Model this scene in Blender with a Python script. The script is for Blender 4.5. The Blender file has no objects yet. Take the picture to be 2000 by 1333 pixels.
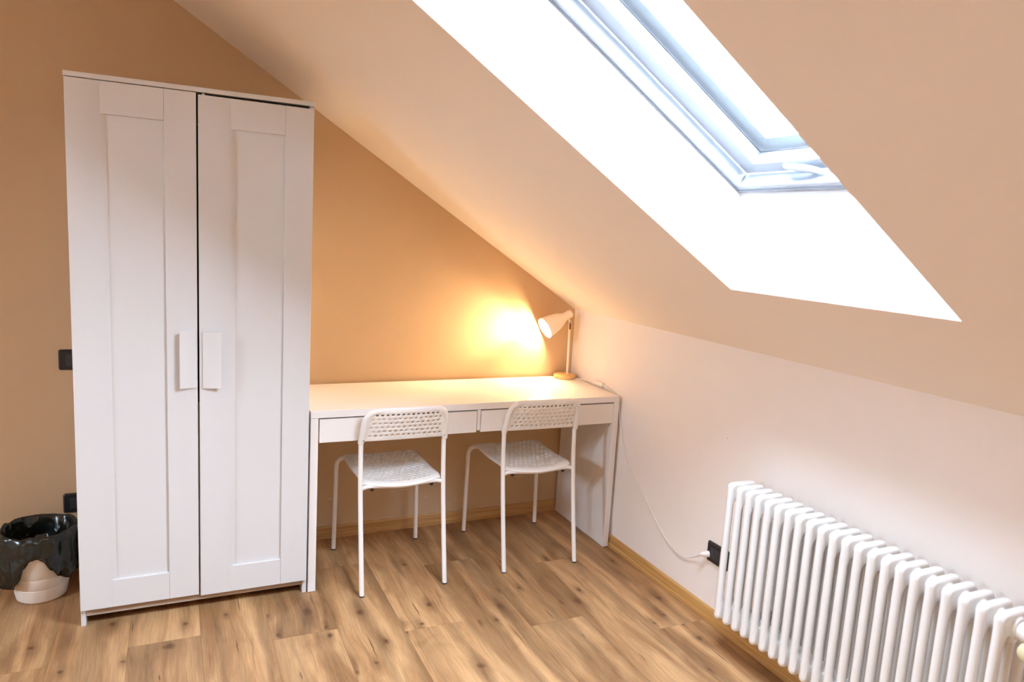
import bpy, bmesh, math, random
from mathutils import Vector, Matrix, Euler
random.seed(7)
sc = bpy.context.scene
COL = sc.collection
PI = math.pi

# ------------------------------------------------------------------ camera
cam_data = bpy.data.cameras.new('camera')
cam_data.sensor_width = 36.0
cam_data.lens = 1410.35 / 2000 * 36
cam_data.clip_start = 0.05
cam = bpy.data.objects.new('camera', cam_data)
cam.location = (-1.9136, -3.2723, 1.4763)
cam.rotation_euler = (1.4216, -0.0587, -0.4354)
COL.objects.link(cam)
sc.camera = cam
cam_data.dof.use_dof = True
cam_data.dof.focus_distance = 2.95
cam_data.dof.aperture_fstop = 3.5

# ------------------------------------------------------------------ sky, light, exposure
SLOPE = 0.5612                      # slope of the roof
KNEE = 1.0984                       # height of the knee wall
TS, CS, SS = math.tan(SLOPE), math.cos(SLOPE), math.sin(SLOPE)
SKY_STRENGTH = 102.0
SKY_COL = (0.82, 0.96, 1.15)
world = bpy.data.worlds.new('overcast_sky')
sc.world = world
world.use_nodes = True
wn = world.node_tree
wn.nodes['Background'].inputs[1].default_value = SKY_STRENGTH
_tc = wn.nodes.new('ShaderNodeTexCoord'); _sp = wn.nodes.new('ShaderNodeSeparateXYZ'); _rp = wn.nodes.new('ShaderNodeValToRGB')
wn.links.new(_tc.outputs['Generated'], _sp.inputs[0]); wn.links.new(_sp.outputs['Z'], _rp.inputs[0]); wn.links.new(_rp.outputs[0], wn.nodes['Background'].inputs[0])
_rp.color_ramp.elements[0].position = 0.0; _rp.color_ramp.elements[0].color = (.16, .16, .15, 1)      # roofs and ground far below
_rp.color_ramp.elements[1].position = 0.03; _rp.color_ramp.elements[1].color = (*SKY_COL, 1)
sc.view_settings.view_transform = 'Standard'
sc.view_settings.look = 'None'
sc.view_settings.gamma = 1.0
sc.view_settings.use_curve_mapping = False
sc.view_settings.exposure = 0.0
sc.cycles.use_denoising = True
sc.cycles.max_bounces = 14
sc.cycles.diffuse_bounces = 10
sc.cycles.glossy_bounces = 4
sc.cycles.transparent_max_bounces = 12
sc.cycles.sample_clamp_indirect = 10.0
sc.cycles.caustics_reflective = False
sc.cycles.caustics_refractive = False

RIDGE = -2.95                       # the two slopes meet here
MIRROR = False
def roof(w, y, off=0.0):
    """point on the roof slope: w metres up the slope from the knee wall, off metres outward"""
    x = -w * CS + off * SS
    return Vector((2 * RIDGE - x if MIRROR else x, y, KNEE + w * SS + off * CS))

def portal(name, loc, rot, sx, sy):
    l = bpy.data.lights.new(name, 'AREA')
    l.shape = 'RECTANGLE'; l.size = sx; l.size_y = sy
    l.cycles.is_portal = True
    o = bpy.data.objects.new(name, l)
    o.location = loc; o.rotation_euler = rot
    COL.objects.link(o)
portal('sky_portal', roof(1.32, -1.94, 0.42), (0, SLOPE, 0), 1.5, 0.75)
_p = roof(1.32, -1.94, 0.42)
portal('sky_portal', (2 * RIDGE - _p.x, _p.y, _p.z), (0, -SLOPE, 0), 1.5, 0.75)

# ------------------------------------------------------------------ mesh helpers
WORLD = {}          # name of a thing / part -> world matrix it was built with

def bx(bm, x0, x1, y0, y1, z0, z1):
    ps = [(x0, y0, z0), (x1, y0, z0), (x1, y1, z0), (x0, y1, z0), (x0, y0, z1), (x1, y0, z1), (x1, y1, z1), (x0, y1, z1)]
    v = [bm.verts.new(p) for p in ps]
    for f in ((0, 3, 2, 1), (4, 5, 6, 7), (0, 1, 5, 4), (1, 2, 6, 5), (2, 3, 7, 6), (3, 0, 4, 7)):
        bm.faces.new([v[i] for i in f])
    return v

def hexa(bm, bottom, top):
    v = [bm.verts.new(p) for p in list(bottom) + list(top)]
    n = len(bottom)
    bm.faces.new(v[:n][::-1]); bm.faces.new(v[n:])
    for i in range(n):
        j = (i + 1) % n
        bm.faces.new((v[i], v[j], v[n + j], v[n + i]))
    return v

def prism(bm, pts, axis, a, b):
    """extrude a closed 2D outline along axis ('x','y','z') from a to b"""
    def P(p, t):
        return {'x': (t, p[0], p[1]), 'y': (p[0], t, p[1]), 'z': (p[0], p[1], t)}[axis]
    return hexa(bm, [P(p, a) for p in pts], [P(p, b) for p in pts])

def tube(bm, pts, rad, seg=14, caps=True):
    pts = [Vector(p) for p in pts]
    n = len(pts)
    rs = rad if isinstance(rad, (list, tuple)) else [rad] * n
    rings = []
    t0 = (pts[1] - pts[0]).normalized()
    up = Vector((0, 0, 1)) if abs(t0.z) < 0.9 else Vector((1, 0, 0))
    nrm = (up - t0 * up.dot(t0)).normalized()
    for i, p in enumerate(pts):
        if i == 0: t = t0
        elif i == n - 1: t = (pts[-1] - pts[-2]).normalized()
        else: t = ((pts[i + 1] - p).normalized() + (p - pts[i - 1]).normalized()).normalized()
        nrm = (nrm - t * nrm.dot(t)).normalized()
        bi = t.cross(nrm)
        rings.append([bm.verts.new(p + (nrm * math.cos(2 * PI * k / seg) + bi * math.sin(2 * PI * k / seg)) * rs[i]) for k in range(seg)])
    for a, b in zip(rings, rings[1:]):
        for k in range(seg):
            j = (k + 1) % seg
            bm.faces.new((a[k], a[j], b[j], b[k]))
    if caps:
        bm.faces.new(rings[0][::-1]); bm.faces.new(rings[-1])

def lathe(bm, prof, seg=32, mat=None, cap0=True, cap1=True):
    """prof: (radius, height) list about local z; mat: Matrix to place it"""
    mat = mat or Matrix()
    rings = []
    for r, h in prof:
        rings.append([bm.verts.new(mat @ Vector((r * math.cos(2 * PI * k / seg), r * math.sin(2 * PI * k / seg), h))) for k in range(seg)])
    for a, b in zip(rings, rings[1:]):
        for k in range(seg):
            j = (k + 1) % seg
            bm.faces.new((a[k], a[j], b[j], b[k]))
    if cap0: bm.faces.new(rings[0][::-1])
    if cap1: bm.faces.new(rings[-1])

def smooth_path(pts, sub=8):
    """Catmull-Rom through the points"""
    pts = [Vector(p) for p in pts]
    out = []
    for i in range(len(pts) - 1):
        p0 = pts[max(i - 1, 0)]; p1 = pts[i]; p2 = pts[i + 1]; p3 = pts[min(i + 2, len(pts) - 1)]
        for k in range(sub):
            t = k / sub
            out.append(0.5 * ((2 * p1) + (p2 - p0) * t + (2 * p0 - 5 * p1 + 4 * p2 - p3) * t * t + (3 * p1 - p0 - 3 * p2 + p3) * t ** 3))
    out.append(pts[-1])
    return out

def fillet(pts, r, sub=6):
    """round the inner corners of a polyline"""
    pts = [Vector(p) for p in pts]
    out = [pts[0]]
    for a, b, c in zip(pts, pts[1:], pts[2:]):
        d1 = (a - b); d2 = (c - b)
        rr = min(r, d1.length * .49, d2.length * .49)
        p = b + d1.normalized() * rr; q = b + d2.normalized() * rr
        for k in range(sub + 1):
            t = k / sub
            out.append((1 - t) ** 2 * p + 2 * t * (1 - t) * b + t * t * q)
    out.append(pts[-1])
    return out

def aim(direction, origin):
    d = Vector(direction).normalized()
    return Matrix.Translation(Vector(origin)) @ d.to_track_quat('Z', 'Y').to_matrix().to_4x4()

def obj(name, bm, mat, parent=None, bevel=0.0, smooth=False, origin=None, seg=2, angle=40):
    """link bm (built in world coordinates) as one mesh object"""
    bmesh.ops.recalc_face_normals(bm, faces=bm.faces[:])
    pw = WORLD[parent.name] if parent else Matrix()
    base = Matrix.Translation(Vector(origin)) if origin is not None else pw.copy()
    inv = base.inverted()
    for v in bm.verts: v.co = inv @ v.co
    me = bpy.data.meshes.new(name)
    bm.to_mesh(me); bm.free()
    o = bpy.data.objects.new(name, me)
    COL.objects.link(o)
    me.materials.append(mat)
    if parent:
        o.parent = parent
        o.matrix_local = pw.inverted() @ base
    else:
        o.matrix_world = base
    WORLD[o.name] = base
    if smooth:
        for p in me.polygons: p.use_smooth = True
    if bevel:
        b = o.modifiers.new('bevel', 'BEVEL')
        b.width = bevel; b.segments = seg; b.limit_method = 'ANGLE'; b.angle_limit = math.radians(35)
        b.harden_normals = True
        for p in me.polygons: p.use_smooth = True
    if smooth or bevel:
        me.set_sharp_from_angle(angle=math.radians(angle))
    return o

def box(name, x0, x1, y0, y1, z0, z1, mat, parent=None, bevel=0.0015):
    bm = bmesh.new(); bx(bm, x0, x1, y0, y1, z0, z1)
    return obj(name, bm, mat, parent, bevel)

def thing(name, label, cat, loc, group=None, rz=0):
    o = bpy.data.objects.new(name, None)
    o.empty_display_size = 0.1
    COL.objects.link(o)
    o.location = loc; o.rotation_euler = (0, 0, rz)
    WORLD[o.name] = Matrix.Translation(Vector(loc)) @ Matrix.Rotation(rz, 4, 'Z')
    o['label'] = label; o['category'] = cat
    if group: o['group'] = group
    return o

def structure(o):
    o['kind'] = 'structure'
    return o

# ------------------------------------------------------------------ materials
def nodes(name):
    m = bpy.data.materials.new(name); m.use_nodes = True
    return m, m.node_tree, m.node_tree.nodes['Principled BSDF']

def N(nt, typ, **kw):
    n = nt.nodes.new(typ)
    for k, v in kw.items(): setattr(n, k, v)
    return n

def plain(name, col, rough=0.5, bump=0.0, scale=300, var=0.0, metal=0.0, spec=0.5, coat=0.0):
    m, nt, b = nodes(name)
    b.inputs['Base Color'].default_value = (*col, 1)
    b.inputs['Roughness'].default_value = rough
    b.inputs['Metallic'].default_value = metal
    b.inputs['Specular IOR Level'].default_value = spec
    b.inputs['Coat Weight'].default_value = coat
    tc = N(nt, 'ShaderNodeTexCoord')
    if bump:
        n = N(nt, 'ShaderNodeTexNoise'); n.inputs['Scale'].default_value = scale; n.inputs['Detail'].default_value = 3
        nt.links.new(tc.outputs['Object'], n.inputs['Vector'])
        bp = N(nt, 'ShaderNodeBump'); bp.inputs['Strength'].default_value = bump; bp.inputs['Distance'].default_value = 0.001
        nt.links.new(n.outputs['Fac'], bp.inputs['Height']); nt.links.new(bp.outputs[0], b.inputs['Normal'])
    if var:
        n2 = N(nt, 'ShaderNodeTexNoise'); n2.inputs['Scale'].default_value = 2.3; n2.inputs['Detail'].default_value = 4
        nt.links.new(tc.outputs['Object'], n2.inputs['Vector'])
        r = N(nt, 'ShaderNodeValToRGB')
        r.color_ramp.elements[0].position = .3; r.color_ramp.elements[1].position = .7
        r.color_ramp.elements[0].color = (*[c * (1 - var) for c in col], 1)
        r.color_ramp.elements[1].color = (*[min(1, c * (1 + var)) for c in col], 1)
        nt.links.new(n2.outputs['Fac'], r.inputs[0]); nt.links.new(r.outputs[0], b.inputs['Base Color'])
    return m

CEIL_COL = (0.90, 0.82, 0.73)
m_ceiling = plain('cream_ceiling_paint', CEIL_COL, .9, bump=.25, scale=160, var=.012, spec=.2)
m_reveal = plain('white_reveal_paint', (.86, .87, .88), .7, bump=.1, scale=120, spec=.3)
m_laminate = plain('white_laminate', (.65, .645, .645), .38, bump=.03, scale=600)
m_desk = plain('white_desk_laminate', (.80, .78, .765), .45, bump=.15, scale=260)
m_inside = plain('beige_board_inside', (.42, .33, .26), .6)
m_dark_inside = plain('shaded_wardrobe_inside', (.03, .026, .024), .7)  # interior shade put into the colour, so the door gaps stay black
m_handle = plain('white_plastic_handle', (.665, .66, .66), .35)
m_plastic = plain('white_chair_plastic', (.80, .785, .765), .42)
m_tube = plain('white_powder_coat', (.82, .80, .775), .3, spec=.5)
m_black = plain('black_plastic', (.012, .011, .013), .35)
m_blackrim = plain('black_plate_plastic', (.02, .018, .022), .28)
m_grey = plain('charcoal_rocker_plastic', (.035, .034, .038), .4)
m_rubber = plain('dark_rubber', (.025, .02, .02), .7)
m_steel = plain('zinc_steel', (.45, .43, .42), .35, metal=1)
m_radiator = plain('radiator_enamel', (.77, .765, .755), .22, spec=.6, coat=.3)
m_frame = plain('white_window_plastic', (.40, .425, .465), .35)
m_gasket = plain('grey_gasket', (.22, .22, .24), .6)
m_clad = plain('pale_blue_cladding', (.62, .66, .70), .5)
m_bin = plain('cream_bin_plastic', (.84, .80, .74), .45)
m_cord = plain('white_cord_rubber', (.80, .76, .72), .5)
m_shade = plain('white_lacquered_metal', (.84, .76, .62), .4)
m_knob = plain('aged_cream_plastic', (.66, .60, .38), .5, bump=.2, scale=90, var=.10)
m_outer = plain('roof_outside', (.15, .12, .11), .9)

def wall_material(name, col, marks=(), weave=False, mark_col=(.72, .66, .58)):
    m, nt, b = nodes(name)
    b.inputs['Roughness'].default_value = .85
    b.inputs['Specular IOR Level'].default_value = .25
    L = nt.links.new
    geo = N(nt, 'ShaderNodeNewGeometry')
    n2 = N(nt, 'ShaderNodeTexNoise'); n2.inputs['Scale'].default_value = 1.7; n2.inputs['Detail'].default_value = 5
    L(geo.outputs['Position'], n2.inputs['Vector'])
    r = N(nt, 'ShaderNodeValToRGB')
    r.color_ramp.elements[0].position = .3; r.color_ramp.elements[1].position = .7
    r.color_ramp.elements[0].color = (*[c * .965 for c in col], 1)
    r.color_ramp.elements[1].color = (*[c * 1.02 for c in col], 1)
    L(n2.outputs['Fac'], r.inputs[0])
    color = r.outputs[0]
    # paint lost in small scratches
    nz = N(nt, 'ShaderNodeTexNoise'); nz.inputs['Scale'].default_value = 130; nz.inputs['Detail'].default_value = 3
    L(geo.outputs['Position'], nz.inputs['Vector'])
    for (c, half, mc) in marks:
        s = N(nt, 'ShaderNodeVectorMath', operation='SUBTRACT'); s.inputs[1].default_value = c
        L(geo.outputs['Position'], s.inputs[0])
        d = N(nt, 'ShaderNodeVectorMath', operation='MULTIPLY'); d.inputs[1].default_value = [1 / h for h in half]
        L(s.outputs[0], d.inputs[0])
        ln = N(nt, 'ShaderNodeVectorMath', operation='LENGTH'); L(d.outputs[0], ln.inputs[0])
        ad = N(nt, 'ShaderNodeMath', operation='MULTIPLY_ADD'); ad.inputs[1].default_value = 2.6; L(nz.outputs['Fac'], ad.inputs[0]); L(ln.outputs['Value'], ad.inputs[2])
        mr = N(nt, 'ShaderNodeMapRange'); mr.inputs[1].default_value = 1.7; mr.inputs[2].default_value = 2.2; mr.inputs[3].default_value = .8; mr.inputs[4].default_value = 0
        L(ad.outputs[0], mr.inputs[0])
        mx = N(nt, 'ShaderNodeMixRGB'); mx.inputs[2].default_value = (*(mc or mark_col), 1)
        L(mr.outputs[0], mx.inputs[0]); L(color, mx.inputs[1]); color = mx.outputs[0]
    L(color, b.inputs['Base Color'])
    n3 = N(nt, 'ShaderNodeTexNoise'); n3.inputs['Scale'].default_value = 1.0; n3.inputs['Detail'].default_value = 3
    mp = N(nt, 'ShaderNodeMapping'); mp.inputs['Scale'].default_value = (420, 420, 90) if weave else (170, 170, 170)
    L(geo.outputs['Position'], mp.inputs[0]); L(mp.outputs[0], n3.inputs['Vector'])
    bp = N(nt, 'ShaderNodeBump'); bp.inputs['Strength'].default_value = .35 if weave else .2; bp.inputs['Distance'].default_value = .0012
    L(n3.outputs['Fac'], bp.inputs['Height']); L(bp.outputs[0], b.inputs['Normal'])
    return m

TAN = (.575, .405, .248)
scr = []
for cx_, cz_, w_ in ((-1.245, .190, .035), (-.90, .198, .032), (-.27, .206, .035), (-.95, .195, .02), (-1.34, .187, .015), (-.592, .105, .006), (-.62, .12, .006), (-.78, .15, .008)):
    scr.append(((cx_, 0, cz_), (w_, .05, .0028), None))
for cx_ in [-1.36 + .083 * i for i in range(16)]:
    scr.append(((cx_ + random.uniform(-.02, .02), 0, .062), (.03, .05, .0022), None))
m_wall_back = wall_material('tan_wall_paint', TAN, scr, weave=True)
m_wall_right = wall_material('pale_wall_paint', (.84, .79, .75), [((0, -1.215, .748), (.05, .004, .004), (.45, .3, .2)),
    ((0, -2.05, .50), (.05, .003, .003), (.4, .3, .25))])
m_wall_far = wall_material('cream_wall_paint', (.85, .81, .76))

def wood_group(base_light, base_dark, knot_dark):
    g = bpy.data.node_groups.new('oak_grain', 'ShaderNodeTree')
    g.interface.new_socket('Vector', in_out='INPUT', socket_type='NodeSocketVector')
    g.interface.new_socket('Color', in_out='OUTPUT', socket_type='NodeSocketColor')
    g.interface.new_socket('Height', in_out='OUTPUT', socket_type='NodeSocketFloat')
    gi = N(g, 'NodeGroupInput'); go = N(g, 'NodeGroupOutput')
    L = g.links.new
    inf = N(g, 'ShaderNodeObjectInfo')
    off = N(g, 'ShaderNodeMath', operation='MULTIPLY'); off.inputs[1].default_value = 37.0
    L(inf.outputs['Random'], off.inputs[0])
    add = N(g, 'ShaderNodeVectorMath', operation='ADD')
    cmb = N(g, 'ShaderNodeCombineXYZ'); L(off.outputs[0], cmb.inputs[0]); L(off.outputs[0], cmb.inputs[1]); L(off.outputs[0], cmb.inputs[2])
    L(gi.outputs[0], add.inputs[0]); L(cmb.outputs[0], add.inputs[1])
    def noise(scale, det=3, rough=.5, dist=0, src=None):
        mp = N(g, 'ShaderNodeMapping'); mp.inputs['Scale'].default_value = scale
        L((src or add).outputs[0], mp.inputs[0])
        n = N(g, 'ShaderNodeTexNoise'); n.inputs['Scale'].default_value = 1; n.inputs['Detail'].default_value = det
        n.inputs['Roughness'].default_value = rough; n.inputs['Distortion'].default_value = dist
        L(mp.outputs[0], n.inputs['Vector']); return n
    warp = noise((6, 2.2, 1), 2)
    wsub = N(g, 'ShaderNodeVectorMath', operation='SUBTRACT'); wsub.inputs[1].default_value = (.5, .5, .5); L(warp.outputs['Color'], wsub.inputs[0])
    wmul = N(g, 'ShaderNodeVectorMath', operation='MULTIPLY'); wmul.inputs[1].default_value = (.05, 0, 0); L(wsub.outputs[0], wmul.inputs[0])
    wadd = N(g, 'ShaderNodeVectorMath', operation='ADD'); L(add.outputs[0], wadd.inputs[0]); L(wmul.outputs[0], wadd.inputs[1])
    broad = noise((12, 1.5, 1), 5, .6, .6, wadd)
    fine = noise((190, 7, 1), 4, .6, 0, wadd)
    mid = noise((42, 2.2, 1), 3, .55, .4, wadd)
    ramp = N(g, 'ShaderNodeValToRGB')
    e = ramp.color_ramp.elements
    e[0].position = .27; e[0].color = (*base_dark, 1)
    e[1].position = .62; e[1].color = (*base_light, 1)
    L(broad.outputs['Fac'], ramp.inputs[0])
    # per plank tone
    tone = N(g, 'ShaderNodeMapRange'); tone.inputs[3].default_value = .86; tone.inputs[4].default_value = 1.12
    L(inf.outputs['Random'], tone.inputs[0])
    tm = N(g, 'ShaderNodeMixRGB', blend_type='MULTIPLY'); tm.inputs[0].default_value = 1
    L(ramp.outputs[0], tm.inputs[1]); L(tone.outputs[0], tm.inputs[2])
    # brown blotches and lengthwise bands
    blot = noise((7.5, 3.2, 1), 4, .6, .8, add)
    bs = N(g, 'ShaderNodeMapRange'); bs.inputs[1].default_value = .52; bs.inputs[2].default_value = .74; bs.inputs[3].default_value = 0; bs.inputs[4].default_value = .62
    L(blot.outputs['Fac'], bs.inputs[0])
    bmx = N(g, 'ShaderNodeMixRGB'); bmx.inputs[2].default_value = (.20, .085, .030, 1)
    L(bs.outputs[0], bmx.inputs[0]); L(tm.outputs[0], bmx.inputs[1])
    band_ = noise((17, .35, 1), 1, .4, 0, wadd)
    bn_ = N(g, 'ShaderNodeMapRange'); bn_.inputs[1].default_value = .38; bn_.inputs[2].default_value = .62; bn_.inputs[3].default_value = .80; bn_.inputs[4].default_value = 1.16
    L(band_.outputs['Fac'], bn_.inputs[0])
    tm2 = N(g, 'ShaderNodeMixRGB', blend_type='MULTIPLY'); tm2.inputs[0].default_value = 1
    L(bmx.outputs[0], tm2.inputs[1]); L(bn_.outputs[0], tm2.inputs[2])
    tm = tm2
    # mid streaks
    ms = N(g, 'ShaderNodeMapRange'); ms.inputs[1].default_value = .56; ms.inputs[2].default_value = .74; ms.inputs[3].default_value = 0; ms.inputs[4].default_value = .36
    L(mid.outputs['Fac'], ms.inputs[0])
    mm = N(g, 'ShaderNodeMixRGB'); mm.inputs[2].default_value = (*[c * .42 for c in base_dark], 1)
    L(ms.outputs[0], mm.inputs[0]); L(tm.outputs[0], mm.inputs[1])
    # fine grain
    fs = N(g, 'ShaderNodeMapRange'); fs.inputs[1].default_value = .35; fs.inputs[2].default_value = .68; fs.inputs[3].default_value = .83; fs.inputs[4].default_value = 1.09
    L(fine.outputs['Fac'], fs.inputs[0])
    fm = N(g, 'ShaderNodeMixRGB', blend_type='MULTIPLY'); fm.inputs[0].default_value = 1
    L(mm.outputs[0], fm.inputs[1]); L(fs.outputs[0], fm.inputs[2])
    L(fm.outputs[0], go.inputs['Color']); L(fine.outputs['Fac'], go.inputs['Height'])
    return g
OAK = wood_group((.475, .273, .128), (.235, .108, .040), None)

def oak(name, marks=()):
    """marks: (cx, cy, hx, hy, darkness, ring) in the plank's own coordinates"""
    m, nt, b = nodes(name)
    L = nt.links.new
    tc = N(nt, 'ShaderNodeTexCoord')
    gr = N(nt, 'ShaderNodeGroup'); gr.node_tree = OAK
    L(tc.outputs['Object'], gr.inputs[0])
    color = gr.outputs['Color']
    if marks:
        nz = N(nt, 'ShaderNodeTexNoise'); nz.inputs['Scale'].default_value = 38; nz.inputs['Detail'].default_value = 3
        L(tc.outputs['Object'], nz.inputs['Vector'])
        sb = N(nt, 'ShaderNodeVectorMath', operation='SUBTRACT'); sb.inputs[1].default_value = (.5, .5, .5); L(nz.outputs['Color'], sb.inputs[0])
        ml = N(nt, 'ShaderNodeVectorMath', operation='MULTIPLY'); ml.inputs[1].default_value = (.007, .03, 0); L(sb.outputs[0], ml.inputs[0])
        wp = N(nt, 'ShaderNodeVectorMath', operation='ADD'); L(tc.outputs['Object'], wp.inputs[0]); L(ml.outputs[0], wp.inputs[1])
    for cx, cy, hx, hy, dark, soft in marks:
        s = N(nt, 'ShaderNodeVectorMath', operation='SUBTRACT'); s.inputs[1].default_value = (cx, cy, 0); L(wp.outputs[0], s.inputs[0])
        d = N(nt, 'ShaderNodeVectorMath', operation='MULTIPLY'); d.inputs[1].default_value = (1 / hx, 1 / hy, 0); L(s.outputs[0], d.inputs[0])
        ln = N(nt, 'ShaderNodeVectorMath', operation='LENGTH'); L(d.outputs[0], ln.inputs[0])
        mr = N(nt, 'ShaderNodeMapRange', interpolation_type='SMOOTHSTEP'); mr.inputs[1].default_value = soft; mr.inputs[2].default_value = 1; mr.inputs[3].default_value = dark; mr.inputs[4].default_value = 0
        L(ln.outputs['Value'], mr.inputs[0])
        mx = N(nt, 'ShaderNodeMixRGB'); mx.inputs[2].default_value = (.085, .034, .012, 1)
        L(mr.outputs[0], mx.inputs[0]); L(color, mx.inputs[1]); color = mx.outputs[0]
    L(color, b.inputs['Base Color'])
    b.inputs['Roughness'].default_value = .5
    b.inputs['Specular IOR Level'].default_value = .35
    bp = N(nt, 'ShaderNodeBump'); bp.inputs['Strength'].default_value = .12; bp.inputs['Distance'].default_value = .0006
    L(gr.outputs['Height'], bp.inputs['Height']); L(bp.outputs[0], b.inputs['Normal'])
    return m

def along_x(name, light, dark, scale=(2, 60, 200)):
    """simple straight grained wood for skirting and lamp base"""
    m, nt, b = nodes(name)
    L = nt.links.new
    geo = N(nt, 'ShaderNodeNewGeometry')
    mp = N(nt, 'ShaderNodeMapping'); mp.inputs['Scale'].default_value = scale; L(geo.outputs['Position'], mp.inputs[0])
    n = N(nt, 'ShaderNodeTexNoise'); n.inputs['Scale'].default_value = 1; n.inputs['Detail'].default_value = 4; L(mp.outputs[0], n.inputs['Vector'])
    r = N(nt, 'ShaderNodeValToRGB'); r.color_ramp.elements[0].position = .3; r.color_ramp.elements[1].position = .7
    r.color_ramp.elements[0].color = (*dark, 1); r.color_ramp.elements[1].color = (*light, 1)
    L(n.outputs['Fac'], r.inputs[0]); L(r.outputs[0], b.inputs['Base Color'])
    b.inputs['Roughness'].default_value = .42
    return m
m_skirt_back = along_x('oak_skirting_back', (.56, .33, .13), (.36, .18, .06), (3, 60, 120))
m_skirt_right = along_x('oak_skirting_right', (.60, .35, .12), (.40, .20, .06), (60, 3, 120))
m_lamp_wood = along_x('birch_lamp_base', (.74, .50, .22), (.60, .36, .13), (12, 70, 70))

def glass_material():
    m = bpy.data.materials.new('window_glass'); m.use_nodes = True
    nt = m.node_tree; nt.nodes.clear()
    out = N(nt, 'ShaderNodeOutputMaterial'); mix = N(nt, 'ShaderNodeMixShader')
    tr = N(nt, 'ShaderNodeBsdfTransparent'); tr.inputs[0].default_value = (.94, .97, .98, 1)
    gl = N(nt, 'ShaderNodeBsdfGlossy'); gl.inputs['Roughness'].default_value = .02
    lw = N(nt, 'ShaderNodeLayerWeight'); lw.inputs[0].default_value = .5
    pw = N(nt, 'ShaderNodeMath', operation='POWER'); pw.inputs[1].default_value = 5; nt.links.new(lw.outputs['Facing'], pw.inputs[0])
    fr = N(nt, 'ShaderNodeMath', operation='MULTIPLY_ADD'); fr.inputs[1].default_value = .9; fr.inputs[2].default_value = .04; nt.links.new(pw.outputs[0], fr.inputs[0])
    nt.links.new(fr.outputs[0], mix.inputs[0]); nt.links.new(tr.outputs[0], mix.inputs[1]); nt.links.new(gl.outputs[0], mix.inputs[2])
    nt.links.new(mix.outputs[0], out.inputs[0])
    return m
m_glass = glass_material()

def bag_material():
    m, nt, b = nodes('black_bin_liner')
    b.inputs['Base Color'].default_value = (.010, .012, .009, 1)
    b.inputs['Roughness'].default_value = .24
    b.inputs['Specular IOR Level'].default_value = .6
    L = nt.links.new
    tc = N(nt, 'ShaderNodeTexCoord')
    n = N(nt, 'ShaderNodeTexNoise'); n.inputs['Scale'].default_value = 11; n.inputs['Detail'].default_value = 2
    L(tc.outputs['Object'], n.inputs['Vector'])
    sb = N(nt, 'ShaderNodeVectorMath', operation='MULTIPLY_ADD'); sb.inputs[1].default_value = (.09, .09, .09); L(n.outputs['Color'], sb.inputs[0]); L(tc.outputs['Object'], sb.inputs[2])
    mp = N(nt, 'ShaderNodeMapping'); mp.inputs['Scale'].default_value = (17, 17, 11); L(sb.outputs[0], mp.inputs[0])
    v = N(nt, 'ShaderNodeTexVoronoi'); v.inputs['Scale'].default_value = 1.0; L(mp.outputs[0], v.inputs['Vector'])
    bp = N(nt, 'ShaderNodeBump'); bp.inputs['Strength'].default_value = 1; bp.inputs['Distance'].default_value = .022
    L(v.outputs['Distance'], bp.inputs['Height']); L(bp.outputs[0], b.inputs['Normal'])
    return m
m_bag = bag_material()

def emitter(name, col, strength):
    m, nt, b = nodes(name)
    b.inputs['Base Color'].default_value = (.9, .85, .75, 1)
    b.inputs['Emission Color'].default_value = (*col, 1)
    b.inputs['Emission Strength'].default_value = strength
    return m
LAMP_COL = (1.0, .71, .39)
m_bulb = emitter('lit_bulb', (1.0, .72, .40), 60)

# ------------------------------------------------------------------ room shell
RX0, RY0 = 2 * RIDGE, -4.9              # far left wall, wall behind the camera
RZ = KNEE - TS * RIDGE
T = .14
# floor bed and planks
fb = box('floor', RX0, 0, RY0, 0, -.06, -.009, plain('floor_underlay', (.10, .06, .03), .9), bevel=0)
structure(fb)

KN = [(-1.883,-0.588,1.2),(-1.745,-0.569,0.7),(-1.937,-0.722,2.2),(-2.251,-0.764,1.1),(-2.074,-0.768,0.9),(-2.121,-0.506,1.4),(-1.460,-0.647,2.0),(-1.604,-0.629,0.7),(-1.582,-0.776,1.2),(-1.415,-0.777,0.8),(-1.410,-0.836,1.2),(-1.273,-0.711,1.8),(-1.231,-0.934,1.6),(-1.296,-1.056,1.2),(-1.369,-1.085,0.8),(-1.075,-0.869,1.1),(-1.006,-0.745,1.3),(-1.145,-0.904,0.7),(-0.742,-0.848,1.9),(-0.797,-0.938,0.9),(-0.966,-1.190,1.9),(-0.605,-0.735,0.8),(-0.692,-0.725,0.6),(-0.424,-0.913,2.0),(-0.370,-0.828,1.1),(-0.493,-0.907,0.5),(-0.860,-0.924,0.5),(-0.080,-1.003,1.3),(-0.146,-1.123,1.1),(-0.116,-1.205,0.8),(-0.219,-1.158,0.8),(-0.079,-0.640,1.2),(-0.119,-1.307,1.4),(-0.219,-1.480,0.6),(-1.000,-0.379,1.2),(-0.368,-0.520,0.9),(-2.357,-0.586,1.5)]
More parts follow.
